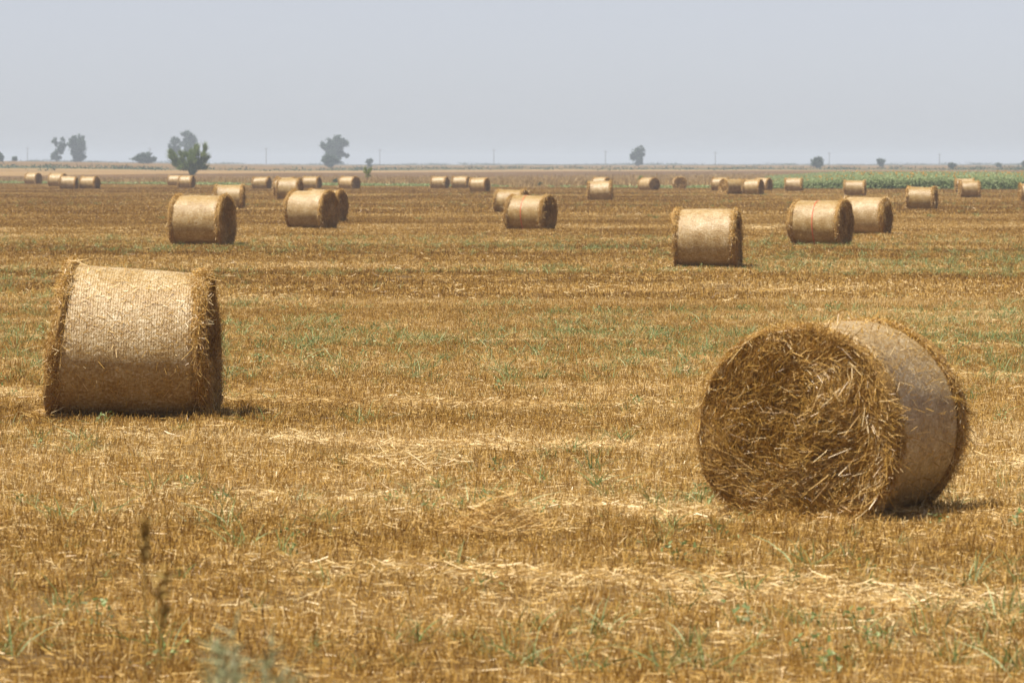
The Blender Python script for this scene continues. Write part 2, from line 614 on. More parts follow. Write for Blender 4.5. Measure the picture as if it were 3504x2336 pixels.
def scatter_stubble(name, y0, y1, step, margin, size, stand, lie, seed, label):
    P = frustum_points(y0, y1, step, margin, seed=seed)
    if y1 > 300:
        P = P[P[:, 1] < b1(P[:, 0]) - 0.5]
    r = np.random.default_rng(seed + 1)
    s = swath(P[:, 0], P[:, 1]) * np.interp(P[:, 1], [32, 45, 110, 300], [.95, .7, .5, .4]) + r.normal(0, .2, len(P))
    nst, nl = len(stand), len(lie)
    idx = np.where(s > .5, nst + r.integers(0, nl, len(P)), r.integers(0, nst, len(P)))
    bare = n_bare(P[:, 0] * .5, P[:, 1])
    keep = ~((bare > 1.45) & (r.random(len(P)) < .75))
    P, idx = P[keep], idx[keep]
    z = ground_h(P[:, 0], P[:, 1])
    sc = r.uniform(.85, 1.2, (len(P), 3)); sc[:, 1] = sc[:, 0]
    instancer(name, stand + lie, np.column_stack([P, z]), r.uniform(0, 6.283, len(P)), sc, idx, label, "stubble")


nearS = [stems_patch("stubble_tuft", 100 + i, .44, 105, 85, .068, .0042, M["stubble"], (.025, .10), .042, bias=.12 + (i % 3 - 1) * .06) for i in range(9)]
nearL = [stems_patch("straw_litter", 200 + i, .46, 34, 210, .07, .0044, M["swath"], (.03, .12), .055, bias=.04) for i in range(6)]
scatter_stubble("near_stubble", 15.5, 72, .33, 2.0, .44, nearS, nearL, 31, "short golden cut stubble and loose straw round the two nearest bales")
midS = [stems_patch("stubble_tuft", 300 + i, 1.1, 190, 110, .075, .009, M["stubble"], (.05, .18), .045, bias=-.04 + (i % 3 - 1) * .06) for i in range(7)]
midL = [stems_patch("straw_litter", 400 + i, 1.1, 100, 150, .09, .010, M["stubble"], (.07, .2), .06, bias=.05) for i in range(5)]
scatter_stubble("middle_stubble", 72, 190, .95, 4.0, 1.1, midS, midL, 41, "golden brown cut stubble across the middle of the bale field")
farS = [stems_patch("stubble_tuft", 500 + i, 2.6, 330, 120, .10, .02, M["stubble"], (.08, .22), .05, bias=-.13 + (i % 3 - 1) * .07) for i in range(6)]
farL = [stems_patch("straw_litter", 600 + i, 2.6, 220, 190, .10, .02, M["stubble"], (.08, .22), .06, bias=-.04) for i in range(4)]
scatter_stubble("far_stubble", 190, 500, 2.2, 8.0, 2.6, farS, farL, 51, "far brown cut stubble running to the field verge")

# green weeds between the stubble
wv = [grass_weed("weed_grass", 700 + i, 17 + i, (.07, .24), .0068) for i in range(8)] + [leaf_weed("weed_leafy", 720 + i, 20, .11, .07, .019) for i in range(3)]
P = frustum_points(15.5, 135, .22, 2.0, seed=61)
r = np.random.default_rng(62)
wd = weediness(P[:, 0], P[:, 1])
P = P[r.random(len(P)) < np.minimum(wd * .75, .85)]
instancer("green_weeds", wv, np.column_stack([P, ground_h(P[:, 0], P[:, 1])]), r.uniform(0, 6.28, len(P)), r.uniform(.45, 1.4, len(P)),
          r.integers(0, len(wv), len(P)), "small green weeds sprouting through the cut stubble", "weeds")

wf = [grass_weed("weed_grass", 740 + i, 26, (.10, .24), .02) for i in range(4)]
P = frustum_points(110, 330, 1.1, 5.0, seed=64)
wd = np.clip(.25 + .5 * n_wd(P[:, 0] * .12, P[:, 1] * .5) + .2 * n_wd2(P[:, 0] * .5, P[:, 1]), 0, 1)
P = P[r.random(len(P)) < wd * .5]
instancer("far_green_weeds", wf, np.column_stack([P, ground_h(P[:, 0], P[:, 1])]), r.uniform(0, 6.28, len(P)), r.uniform(.6, 1.2, len(P)),
          r.integers(0, len(wf), len(P)), "faint green tufts of weeds far out among the bales", "weeds")

# verge of dry grass with green at its foot
dg = []
for i in range(5):
    rr = np.random.default_rng(800 + i); A = Acc(); n = 60
    p = np.column_stack([rr.normal(0, .5, (n, 2)), np.zeros(n)])
    d = np.column_stack([rr.normal(0, .5, (n, 2)), np.ones(n)])
    A.rib(rr, p, d, rr.uniform(.15, .5, n), .06, bend=.3, segs=2, taper=.7)
    dg.append(A.mesh("dry_grass_tuft", M["dry_grass"]))
r = np.random.default_rng(63)
n = 5200
X = r.uniform(-85, 100, n); T = r.random(n) ** 1.2
Y = b1(X) + 5 + (b2(X) - b1(X) - 5) * T
instancer("verge_dry_grass", dg, np.column_stack([X, Y, ground_h(X, Y)]), r.uniform(0, 6.28, n), r.uniform(.5, 1.4, n), r.integers(0, 5, n),
          "pale dry grass covering the strip beyond the stubble field", "grass")
gv = [leaf_weed("verge_weed", 820 + i, 50, .28, .45, .12) for i in range(4)]
n = 2600
X = r.uniform(-85, 100, n); Y = b1(X) + np.abs(r.normal(0, 4.5, n))
keep = r.random(n) < np.clip(.75 + .5 * Noise(66, 1, .25)(X), .1, 1)
X, Y = X[keep], Y[keep]; n = len(X)
instancer("verge_green_weeds", gv, np.column_stack([X, Y, ground_h(X, Y)]), r.uniform(0, 6.28, n), r.uniform(.4, 1.1, n), r.integers(0, 4, n),
          "low green weeds along the edge of the stubble field", "weeds")


# ------------------------------------------------------------------ straw bales
def bale(label, x0, x1, ytop, ybot, th, group=None, wd=None, cone=0.0, roll=0.0, endtilt=(0, 0), red=None, detail=1.0, seed=0, spill=0, D=None, flat=None, xc=None, fringe=1.0, bulge=1.0):
    """x0..x1, ytop..ybot: its extent in the photograph; th: degrees the right-hand end is turned to the camera"""
    rng = np.random.default_rng(9000 + seed)
    cx = (x0 + x1) / 2 if xc is None else xc
    g = on_ground(cx, ybot)
    az = math.atan2(g.x, g.y)
    tha = math.radians(th)
    Dm = (ybot - ytop) / F * g.y * 1.01 if D is None else D
    Dm = min(max(Dm, 1.12), 1.42)
    rpx = (x1 - x0) / (ybot - ytop)
    if wd is None:
        wd = (rpx - abs(math.sin(tha))) / max(math.cos(tha), .2)
    wd = min(max(wd, .88), 1.2)
    Wm = wd * Dm
    shift = Wm / 2 * abs(math.sin(tha)) + 0.05
    cy = g.y + shift
    cxw = g.x * cy / g.y
    z = float(ground_h(cxw, cy))
    yaw = -(tha - 0) - az if False else -(tha + az)
    root = empty("straw_bale", (cxw, cy, z - 0.015), yaw)
    if roll:
        root.rotation_euler = (0, math.radians(roll), yaw)
    tag(root, label, "straw bale", group or "round straw bales lying in the stubble field")
    R = Dm / 2
    if flat is None: flat = float(rng.uniform(.02, .075))
    nz = Noise(seed + 50, 3, 3.0)
    nf = Noise(seed + 51, 3, 9.0)
    ng = Noise(seed + 52, 3, 22.0)
    xe = Wm / 2 - 0.075            # where the net ends
    zc = R * (1 - flat)            # axis height after settling

    def section(a, rr, x):
        """point on the settled round at angle a, nominal radius rr, axial x"""
        y = rr * np.cos(a) * 1.015
        zz = rr * np.sin(a)
        lim = -R * (1 - flat)
        k = np.clip((-zz - R * .80) / (R * .20), 0, 1)
        zz = np.where(zz < -R * .80, -R * .80 - (R * .20 - R * flat) * k, zz)
        return np.stack([x + 0 * y, y, np.maximum(zz, lim) + zc], -1)

    def Rx(x):
        return R * (1 - cone * x / (Wm / 2))

    def tilt_x(x, zrel):
        """end planes that lean: the top of an end pushed along the axis"""
        f0 = np.clip(-x / (Wm / 2), 0, 1) ** 2 * endtilt[0]
        f1 = np.clip(x / (Wm / 2), 0, 1) ** 2 * endtilt[1]
        return (f0 + f1) * (zrel / R - 1)

    # --- net-wrapped barrel
    na, nx = (120, 44) if detail > .5 else (64, 20) if detail > .12 else (40, 10)
    a = np.linspace(0, 2 * np.pi, na, endpoint=False)
    xs = np.linspace(-xe, xe, nx)
    AA, XX = np.meshgrid(a, xs)
    base = section(AA, np.ones_like(AA), XX)
    nn = nz(XX, np.cos(AA) * R, np.sin(AA) * R) * .015 + nf(XX * .5, np.cos(AA) * R, np.sin(AA) * R) * .008
    edge = np.clip((np.abs(XX) - xe + .06) / .06, 0, 1) ** 2 * .03
    rr = Rx(XX) * (1 - edge) + nn
    V = section(AA, rr, XX)
    V[..., 0] += tilt_x(V[..., 0], V[..., 2])
    i = np.arange(nx - 1)[:, None] * na
    j = np.arange(na)[None]
    Q = np.stack([i + j, i + (j + 1) % na, i + na + (j + 1) % na, i + na + j], -1).reshape(-1, 4)
    link("net_wrap", mesh_np("net_wrap", V.reshape(-1, 3), Q[:, ::-1], rng.random(V.size // 3), M["net"], True), root)
    if red is not None:
        xr = np.array([-.011, -.011, .011, .011]) + red * Wm
        rads = np.array([-.004, .007, .007, -.004])
        aa, qq = np.meshgrid(a, np.arange(4))
        nn2 = nz(xr[qq], np.cos(aa) * R, np.sin(aa) * R) * .015 + nf(xr[qq] * .5, np.cos(aa) * R, np.sin(aa) * R) * .008
        V2 = section(aa, Rx(xr[qq]) + nn2 + rads[qq], xr[qq] + .012 * np.sin(aa * 2 + 1))
        i2 = np.arange(3)[:, None] * na
        Q2 = np.stack([i2 + j, i2 + (j + 1) % na, i2 + na + (j + 1) % na, i2 + na + j], -1).reshape(-1, 4)
        o = link("red_line", mesh_np("red_line", V2.reshape(-1, 3), Q2[:, ::-1], None, M["red_line"], True), root)
        o["label"] = "thin red line round the net"

    # --- the two ends: packed straw core with loose straws
    fringe0, bulge0 = fringe, bulge
    for sgn in (-1, 1):
        fringe, bulge = (fringe0 * .4, bulge0 * .3) if (sgn > 0 and th < -40) else (fringe0, bulge0)
        prof_x = np.array([-.03, 0.02, .05, .085, .105, .11, .10, .09, .085, .08, .08])
        prof_r = np.array([.97, 1.015, 1.04, 1.03, .98, .88, .70, .52, .34, .16, .02])
        prof_r = np.where(prof_r > 1, 1 + (prof_r - 1) * bulge, prof_r)
        if detail > .3:
            t = np.linspace(0, 1, 26); k = np.linspace(0, 1, len(prof_x))
            prof_x, prof_r = np.interp(t, k, prof_x), np.interp(t, k, prof_r)
        m_ = len(prof_x)
        AA, KK = np.meshgrid(a, np.arange(m_))
        x_ = xe + prof_x[KK]
        rr = Rx(sgn * x_) * prof_r[KK]
        cyy, czz = np.cos(AA) * rr, np.sin(AA) * rr
        lump = nz(cyy * 1.3 + 5 * sgn, czz * 1.3, x_ * 0) * .026 + nf(cyy * 1.2, czz * 1.2, x_ * 0 + sgn) * .024
        fade = np.clip(KK / (m_ * .25), 0, 1)
        x_ = x_ + lump * fade
        rr = rr + (nf(cyy, czz, x_ * 3 + 9 * sgn) * .016 + ng(cyy, czz, x_ * 3) * .008) * (1 - np.clip((KK / m_ - .5) * 4, 0, 1)) * np.clip(KK / 3, 0, 1)
        V = section(AA, rr, sgn * x_)
        V[..., 0] += tilt_x(V[..., 0], V[..., 2])
        i = np.arange(m_ - 1)[:, None] * na
        Q = np.stack([i + j, i + (j + 1) % na, i + na + (j + 1) % na, i + na + j], -1).reshape(-1, 4)
        cap = np.arange(na)[None] + (m_ - 1) * na
        if sgn > 0: Q = Q[:, ::-1]
        Vf = V.reshape(-1, 3)
        core = link("straw_end", mesh_np("straw_end", Vf, Q, None, M["bale_end"], True), root)
        # loose straws
        A = Acc()
        wide = 1.0 if detail > .5 else 1.6 if detail > .2 else 3.0
        ln = 1.0 if detail > .3 else 1.5
        nF = int(20000 * detail) + 60
        u = np.sqrt(rng.random(nF)); ang = rng.uniform(0, 6.283, nF)
        rr = R * u * 1.0
        y_, z_ = np.cos(ang) * rr, np.sin(ang) * rr
        lump = nz(y_ * 1.3 + 5 * sgn, z_ * 1.3, y_ * 0) * .026 + nf(y_ * 1.2, z_ * 1.2, y_ * 0 + sgn) * .024
        xx = sgn * (xe + .088 + lump + rng.uniform(-.012, .03, nF))
        p = section(ang, rr, xx); p[:, 0] += tilt_x(p[:, 0], p[:, 2])
        swirl = ang + np.pi / 2 + 1.5 * nf(y_ * .9, z_ * .9, y_ * 0 + 3) + rng.normal(0, .6, nF)
        dn = rng.normal(.08, .26, nF)
        d = np.stack([sgn * dn, np.cos(swirl), np.sin(swirl)], -1)
        Ls = rng.gamma(2.0, .034, nF).clip(.015, .26) * ln
        rnd = np.clip(.48 + .22 * rng.normal(size=nF) + .18 * nf(y_, z_, y_ * 0) + 0.9 * np.clip(dn - .4, 0, 1), 0, 1)
        A.rib(rng, p - unit(d) * Ls[:, None] * .4, d, Ls, .0032 * wide * rng.uniform(.6, 1.6, nF), bend=.18, segs=2, taper=.3, rnd=rnd)
        # frayed rim
        nR = int(14000 * detail) + 110
        ang = rng.uniform(0, 6.283, nR)
        tuft = np.clip(.55 + .6 * nf(np.cos(ang) * .8, np.sin(ang) * .8, ang * 0 + sgn * 4), .12, 1)   # pressed flat here, hanging in tufts there
        ang = ang[rng.random(nR) < tuft]; nR = len(ang)
        ax = rng.normal(.045, .035, nR).clip(-.05, .11)
        rag = .012 + .022 * np.clip(nf(np.cos(ang) * 2, np.sin(ang) * 2, ang * 0 + sgn * 2), -.6, 2)
        rr = Rx(sgn * (xe + ax)) * np.interp(ax, [-.05, .0, .05, .11], [1.0, 1 + .02 * bulge, 1 + .04 * bulge, .99 - .02 * (1 - bulge)]) + rng.uniform(-.01, 1, nR) * rag * fringe
        p = section(ang, rr, sgn * (xe + ax)); p[:, 0] += tilt_x(p[:, 0], p[:, 2])
        rad = np.stack([0 * ang, np.cos(ang), np.sin(ang)], -1)
        tan = np.stack([0 * ang, -np.sin(ang), np.cos(ang)], -1)
        axv = np.tile(np.array([[sgn, 0, 0.]]), (nR, 1))
        d = tan * rng.normal(0, .8, (nR, 1)) + rad * rng.normal(.08, .22, (nR, 1)) * fringe + axv * rng.normal(.1, .6, (nR, 1)) + np.array([[0, 0, -.35]])
        Ls = rng.gamma(3.0, .019, nR).clip(.015, .15) * ln
        rnd = np.clip(.66 + .24 * rng.normal(size=nR), 0, 1)
        A.rib(rng, p - unit(d) * Ls[:, None] * .35, d, Ls, .0036 * wide * rng.uniform(.6, 1.5, nR), bend=.22, segs=2, taper=.3, rnd=rnd)
        o = link("loose_straw", A.mesh("loose_straw", M["bale_straw"]), core)
        o["kind"] = "stuff"
    # wisps caught in the net
    nW = int(2600 * detail)
    if nW > 30:
        A = Acc()
        ang = rng.uniform(0, 6.283, nW); x_ = rng.uniform(-xe, xe, nW)
        nn = nz(x_, np.cos(ang) * R, np.sin(ang) * R) * .015 + nf(x_ * .5, np.cos(ang) * R, np.sin(ang) * R) * .008
        p = section(ang, Rx(x_) + nn + .003, x_); p[:, 0] += tilt_x(p[:, 0], p[:, 2])
        rad = np.stack([0 * ang, np.cos(ang), np.sin(ang)], -1)
        tan = np.stack([0 * ang, -np.sin(ang), np.cos(ang)], -1)
        d = tan * rng.normal(0, .6, (nW, 1)) + np.array([[1., 0, 0]]) * rng.normal(0, .8, (nW, 1)) + rad * np.abs(rng.normal(.0, .16, (nW, 1)))
        Ls = rng.gamma(3, .015, nW).clip(.015, .085)
        A.rib(rng, p, d, Ls, .0045 * rng.uniform(.6, 1.4, nW), bend=.1, segs=1, taper=.3, rnd=np.clip(.6 + .25 * rng.normal(size=nW), 0, 1), side=np.cross(d, rad))
        o = link("straw_wisps", A.mesh("straw_wisps", M["bale_straw"]), root)
        o["kind"] = "stuff"
    if detail > .9:                # stubble and straw crushed flat along the foot
        A = Acc(); n = 1500
        side = np.where(rng.random(n) < .7, -1.0, 1.0)
        p = np.stack([rng.uniform(-Wm / 2 - .22, Wm / 2 + .22, n), side * (R * .33 + np.abs(rng.normal(0, .13, n))), np.abs(rng.normal(.012, .022, n)) + .02], -1)
        an = rng.uniform(0, 6.283, n)
        d = np.stack([np.cos(an), np.sin(an), rng.normal(.05, .2, n)], -1)
        A.rib(rng, p, d, rng.uniform(.03, .14, n), .0042, bend=.2, segs=2, rnd=np.clip(.58 + .25 * rng.normal(size=n), 0, 1))
        for sx in (-1, 1):
            p = np.stack([sx * (Wm / 2 + np.abs(rng.normal(0, .1, 500))), rng.normal(0, R * .45, 500), np.abs(rng.normal(.012, .03, 500)) + .02], -1)
            an = rng.uniform(0, 6.283, 500)
            d = np.stack([np.cos(an), np.sin(an), rng.normal(.05, .2, 500)], -1)
            A.rib(rng, p, d, rng.uniform(.03, .14, 500), .0042, bend=.2, segs=2, rnd=np.clip(.58 + .25 * rng.normal(size=500), 0, 1))
        o = link("fallen_straw", A.mesh("fallen_straw", M["bale_straw"]), root)
        o["kind"] = "stuff"
    if spill:
        A = Acc()
        n = spill
        p = np.stack([-xe - .12 - np.abs(rng.normal(0, .16, n)), rng.normal(0, R * .5, n), np.abs(rng.normal(0, .22, n))], -1)
        d = rng.normal(size=(n, 3)) * np.array([[.6, .6, .9]])
        A.rib(rng, p, d, rng.uniform(.08, .3, n), .016, bend=.3, segs=2, rnd=np.clip(.6 + .2 * rng.normal(size=n), 0, 1))
        o = link("spilled_straw", A.mesh("spilled_straw", M["bale_straw"]), root)
        o["kind"] = "stuff"
    return root


B = [
 # label, x0, x1, ytop, ybot, theta, options
 ("large leaning bale with ragged straw rims and silvery ribbed net, one end taller", 182, 728, 900, 1430, 5, dict(cone=.055, endtilt=(.07, -.02), roll=0.9, detail=1.0)),
 ("bale with its whole shaggy straw end in view, lying beside a bare shadowed patch", 2392, 3328, 1104, 1790, -70, dict(D=1.27, wd=.97, detail=1.6, flat=.10, xc=2850, fringe=.45, bulge=.3)),
 ("bale with a wide ribbed pale net front and only a sliver of frayed shaded end", 2304, 2534, 710, 917, 7, dict(detail=.45)),
 ("bale with a clear red line round its net, overlapping the bale behind it", 2701, 2916, 683, 842, 19, dict(red=-.03, detail=.35)),
 ("plain bale standing just behind the bale with the clear red line", 2875, 3048, 672, 805, 15, dict(detail=.3)),
 ("bale with a faint pink line round its net and a shaded right end", 1728, 1902, 664, 789, 24, dict(red=-.08, detail=.3)),
 ("bale half hidden behind the bale with the faint pink line", 1690, 1812, 646, 733, 22, dict(detail=.22)),
 ("bale with ragged rims and broad dark end, before a small level-topped bale", 579, 806, 664, 843, 20, dict(detail=.4)),
 ("small level-topped bale peeping out behind the ragged-rimmed bale", 735, 835, 631, 718, 5, dict(detail=.2)),
 ("bale with a large shaded right end, overlapping a bale of which only the end shows", 974, 1158, 649, 785, 27, dict(detail=.3)),
 ("bale of which little more than the dark end shows past the bale before it", 1045, 1187, 647, 761, 19, dict(detail=.25)),
 ("bale facing square on, its top sloping down, with another bale's top just over it", 2016, 2094, 618, 689, 1, dict(roll=-3.0, detail=.16)),
 ("bale of which only the top edge shows over the square-on sloping bale", 2030, 2084, 613, 652, 25, dict(detail=.1)),
 ("bale turned so half of it is dark round end, near the small green verge bush", 2183, 2258, 609, 655, 48, dict(detail=.12, wd=1.2)),
 ("small bale seen straight onto its brown round end", 2300, 2350, 610, 648, 84, dict(detail=.1)),
 ("bale with a spilling golden left end, leaning on its row neighbour", 2461, 2545, 622, 669, -33, dict(detail=.12, spill=260)),
 ("bale just behind the bale with the spilling golden end", 2440, 2492, 616, 655, 14, dict(detail=.1)),
 ("bale touching the net side of the bale with the spilling end", 2542, 2611, 616, 668, 19, dict(detail=.12)),
 ("bale mostly hidden behind the end bale of the tight row, dark right end showing", 2588, 2635, 619, 655, 25, dict(detail=.1)),
 ("bale standing at the low tapering corner of the sunflower crop", 2692, 2740, 617, 657, 4, dict(detail=.1)),
 ("bale in front of the dark leafy face of the sunflowers, just beyond the paired bales", 2889, 2961, 625, 674, 4, dict(detail=.12)),
 ("bale alone before the sunflowers, narrow shaded right end", 3106, 3201, 645, 720, 10, dict(detail=.2)),
 ("bale with a lit golden left rim, hiding most of its twin, by the sunflowers", 3283, 3350, 622, 679, -8, dict(detail=.12)),
 ("bale whose left edge shows past its twin by the sunflowers", 3271, 3330, 618, 662, -5, dict(detail=.1)),
 ("bale set apart past the twin bales by the sunflowers, its golden left rim lit", 3487, 3572, 628, 694, -8, dict(detail=.12)),
 ("small bale with a round dark end, apart from the overlapping pair beside it", 84, 143, 592, 632, 36, dict(detail=.1)),
 ("bale partly hidden by the small leaning bale", 165, 230, 593, 641, 24, dict(detail=.1)),
 ("small leaning bale, overlapping its neighbour, its net side toward us", 203, 264, 603, 649, 11, dict(detail=.1, roll=2.5)),
 ("bale with a dark right end beside the small leaning bale", 272, 342, 602, 649, 27, dict(detail=.12)),
 ("bale partly hidden by its twin below the bright green bush", 573, 630, 602, 638, 18, dict(detail=.1)),
 ("bale with dark right end directly below the bright green bush", 610, 667, 601, 645, 20, dict(detail=.1)),
 ("bale with a dark end between the green bush and the cluster of three bales", 862, 928, 604, 649, 21, dict(detail=.12)),
 ("bale of the cluster of three, mostly hidden behind a bigger neighbour", 935, 1020, 605, 674, 24, dict(detail=.15)),
 ("bale in the cluster of three that overlaps the other two", 947, 1036, 609, 686, 15, dict(detail=.16)),
 ("bale at the far side of the cluster of three, dark right end", 1032, 1101, 603, 648, 21, dict(detail=.12)),
 ("bale turned to show much of its dark end, next to the thin sapling", 1158, 1233, 603, 650, 38, dict(detail=.12)),
 ("bale in a loose row of three, on the side of the thin sapling", 1478, 1532, 609, 647, 20, dict(detail=.1)),
 ("smallest bale, in the middle of the loose row of three", 1553, 1599, 613, 646, 14, dict(detail=.1)),
 ("largest bale of the loose row of three, dark right end", 1605, 1675, 607, 660, 20, dict(detail=.12)),
]
for i, (lab, x0, x1, yt, yb, th, kw) in enumerate(B):
    bale(lab, x0, x1, yt, yb, th, seed=i * 3 + 1, **kw)


# ------------------------------------------------------------------ trees and bushes
def tube(A, p0, p1, r0, r1, sides=6):
    p0, p1 = np.array(p0, float), np.array(p1, float)
    d = unit((p1 - p0)[None])[0]
    u = unit(np.cross(d, [0.3, .9, .1])[None])[0]
    v = np.cross(d, u)
    a = np.linspace(0, 6.283, sides, endpoint=False)
    ring = np.cos(a)[:, None] * u + np.sin(a)[:, None] * v
    V = np.concatenate([p0 + ring * r0, p1 + ring * r1])
    j = np.arange(sides)
    Q = np.stack([j, (j + 1) % sides, (j + 1) % sides + sides, j + sides], -1)
    A.add(V, Q, .4)


def tree(name, label, cat, base_px, Y, clumps, leaf, mat, trunk_r, seed, group=None, per=1500, spiky=False, trunk_bot=None):
    """clumps: (cx, cy, rx, ry) in photograph pixels at distance Y"""
    r = np.random.default_rng(5000 + seed)
    k = Y / F
    x = ray(base_px, 560).x / ray(base_px, 560).y * Y
    z = float(ground_h(x, Y))
    root = empty(name, (x, Y, z))
    tag(root, label, cat, group)
    T, C = Acc(), Acc()
    cs = []
    if "bush" in name:           # bushes are leafy to the ground
        gx = sum(c[0] for c in clumps) / len(clumps); wx = (max(c[0] + c[2] for c in clumps) - min(c[0] - c[2] for c in clumps)) / 2
        gy = HORIZON + (CAMZ - z) * F / Y; lowest = max(c[1] for c in clumps)
        clumps = clumps + [(gx, (gy + lowest) / 2, wx * .55, max(abs(gy - lowest) * .6, 3))]
    for cx, cy, rx, ry in clumps:
        q = at_dist(cx, cy, Y)
        cs.append((q.x - x, r.normal(0, rx * k * .25), q.z - z, rx * k, ry * k))
    top = max(c[2] for c in cs)
    mid = np.array([cs[0][0] * .3, 0, max(top * .35, .3)])
    tube(T, (0, 0, -.3), mid, trunk_r, trunk_r * .75)
    for c in cs:
        e = np.array([c[0], c[1], c[2] + c[4] * .3])
        m_ = mid * .5 + e * .5 + np.array([0, 0, -abs(c[4]) * .2])
        tube(T, mid, m_, trunk_r * .6, trunk_r * .38)
        tube(T, m_, e, trunk_r * .38, trunk_r * .1)
        n = int(per * max(c[3] * c[4] / (leaf * leaf) * .03, .25))
        n = min(max(n, 90), 2600)
        # leaf clumps: several sub-centres so the outline is uneven
        ns = max(5, n // (22 if 'bush' in name else 55))
        sc = unit(r.normal(size=(ns, 3))) * (r.random((ns, 1)) ** .45)
        ci = sc[r.integers(0, ns, n)]
        off = ci + r.normal(0, .16, (n, 3))
        p = np.array(c[:3]) + off * np.array([c[3], c[3] * .95, c[4]])
        p = p[p[:, 2] > .02] if True else p
        n = len(p)
        if spiky:
            d = unit(p - np.array([0, 0, -.2])) + r.normal(0, .28, (n, 3)) + np.array([[0, 0, .2]])
            C.rib(r, p, d, leaf * r.uniform(.8, 3.4, n), leaf * r.uniform(.2, .5, n), bend=.2, segs=2, taper=.7)
        else:
            d = r.normal(size=(n, 3))
            C.rib(r, p, d, leaf * r.uniform(.6, 1.5, n), leaf * r.uniform(.5, 1.1, n), bend=.2, segs=1, taper=.4)
    link("trunk", T.mesh("trunk", M["bark"], True), root)
    link("crown", C.mesh("crown", mat), root)
    return root


LG, LN = M["leaf_grey"], M["leaf_green"]
tree("hazy_tree", "sparse hazy tree of two feathery heads, beside the round-crowned hazy tree", "tree", 196, 1800,
     [(190, 487, 10, 14), (212, 487, 10, 13), (203, 508, 11, 12), (214, 503, 8, 10), (192, 520, 12, 12), (208, 524, 8, 8), (185, 538, 11, 9), (199, 540, 10, 9)], .5, LG, .25, 1)
tree("hazy_tree", "hazy tree with a full round crown narrowing below, beside the feathery tree", "tree", 268, 1800,
     [(263, 485, 24, 22), (250, 492, 18, 18), (280, 490, 16, 20), (264, 512, 26, 16), (266, 530, 24, 14), (257, 540, 13, 9), (280, 538, 14, 12), (268, 546, 22, 8)], .5, LG, .4, 2)
tree("hazy_bush", "low wide hazy bush by a faint pole on the plain", "bush", 495, 1500,
     [(470, 543, 22, 9), (495, 534, 22, 13), (520, 543, 18, 10), (482, 538, 16, 9)], .4, LG, .2, 3)
tree("hazy_tree", "shorter hazy tree half behind the bright green bush", "tree", 600, 1800,
     [(600, 482, 17, 16), (592, 500, 14, 16), (605, 510, 17, 18), (598, 530, 18, 14)], .5, LG, .35, 4)
tree("hazy_tree", "tallest hazy tree rising behind the bright green bush", "tree", 645, 1850,
     [(640, 465, 20, 18), (655, 480, 18, 18), (632, 485, 16, 18), (650, 505, 22, 18), (660, 498, 14, 14), (645, 528, 20, 16)], .5, LG, .4, 5)
tree("green_shrub", "bright green spiky bush standing alone in the brown field", "bush", 655, 735,
     [(655, 590, 18, 10), (640, 575, 26, 12), (678, 574, 26, 13), (618, 558, 24, 15), (655, 556, 28, 17), (695, 558, 20, 16), (600, 540, 16, 13), (630, 535, 14, 12), (668, 532, 20, 18), (700, 535, 14, 18), (590, 530, 7, 9), (698, 514, 6, 12), (672, 512, 6, 8)], .26, LN, .12, 6, spiky=True, per=2200)
tree("hazy_tree", "broad hazy tree with lopsided crown and a low side branch, green bush at its foot", "tree", 1140, 1850,
     [(1145, 485, 28, 20), (1118, 500, 22, 14), (1170, 492, 22, 18), (1145, 505, 32, 16), (1185, 492, 10, 8), (1135, 525, 26, 16), (1140, 545, 28, 14), (1160, 530, 18, 16), (1185, 534, 10, 5), (1172, 528, 8, 5), (1142, 556, 24, 8)], .5, LG, .5, 7)
tree("dark_bush", "dark green round bush at the foot of the broad lopsided tree", "bush", 1128, 1500,
     [(1128, 545, 25, 16), (1115, 550, 14, 10), (1142, 550, 14, 10)], .4, LG, .2, 8)
tree("hazy_bush", "tiny dark bush on the horizon just behind the thin sapling", "bush", 1263, 1600,
     [(1258, 552, 8, 6), (1268, 551, 8, 7)], .3, LG, .12, 9)
tree("sapling", "thin sapling with sparse leaves on the field verge", "sapling", 1257, 459,
     [(1252, 595, 11, 10), (1262, 592, 9, 10), (1256, 605, 10, 7), (1250, 583, 4, 8), (1268, 583, 4, 7), (1256, 632, 6, 5)], .10, LN, .03, 10, spiky=True, per=150)
tree("verge_bush", "small dark verge bush beside the bale next to the sapling", "bush", 1146, 470,
     [(1146, 622, 8, 9), (1142, 628, 8, 6)], .11, LG, .03, 11)
tree("verge_bush", "tiny green verge bush between the sapling and the loose row of three bales", "bush", 1337, 462,
     [(1337, 630, 9, 7)], .11, LG, .03, 12)
tree("verge_bush", "round grey-green verge bush standing between two bales in open grass", "bush", 1849, 425,
     [(1849, 634, 11, 9), (1843, 638, 8, 6)], .11, LG, .03, 13)
tree("verge_bush", "dark verge bush touching the square-on sloping bale", "bush", 2011, 425,
     [(2011, 630, 9, 10)], .11, LG, .03, 14)
tree("verge_bush", "small green verge bush peeping over the half-dark bale", "bush", 2197, 520,
     [(2196, 608, 8, 6), (2188, 620, 7, 8)], .11, LN, .03, 15)
tree("hazy_tree", "lone hazy oval tree on the bare horizon", "tree", 2182, 1850,
     [(2188, 515, 15, 16), (2175, 525, 14, 16), (2192, 530, 12, 18), (2178, 542, 18, 14), (2186, 550, 14, 10), (2165, 536, 10, 10), (2183, 559, 13, 8)], .5, LG, .35, 16)
tree("hazy_bush", "rounded grey-green bush on the horizon behind the sunflower corner", "bush", 2798, 1350,
     [(2790, 555, 16, 12), (2806, 553, 17, 15), (2798, 547, 14, 9)], .4, LG, .2, 17)
tree("hazy_bush", "small dark flat-topped bush on the horizon over the sunflowers", "bush", 3014, 1600,
     [(3010, 553, 10, 9), (3020, 554, 9, 8)], .4, LG, .2, 18)
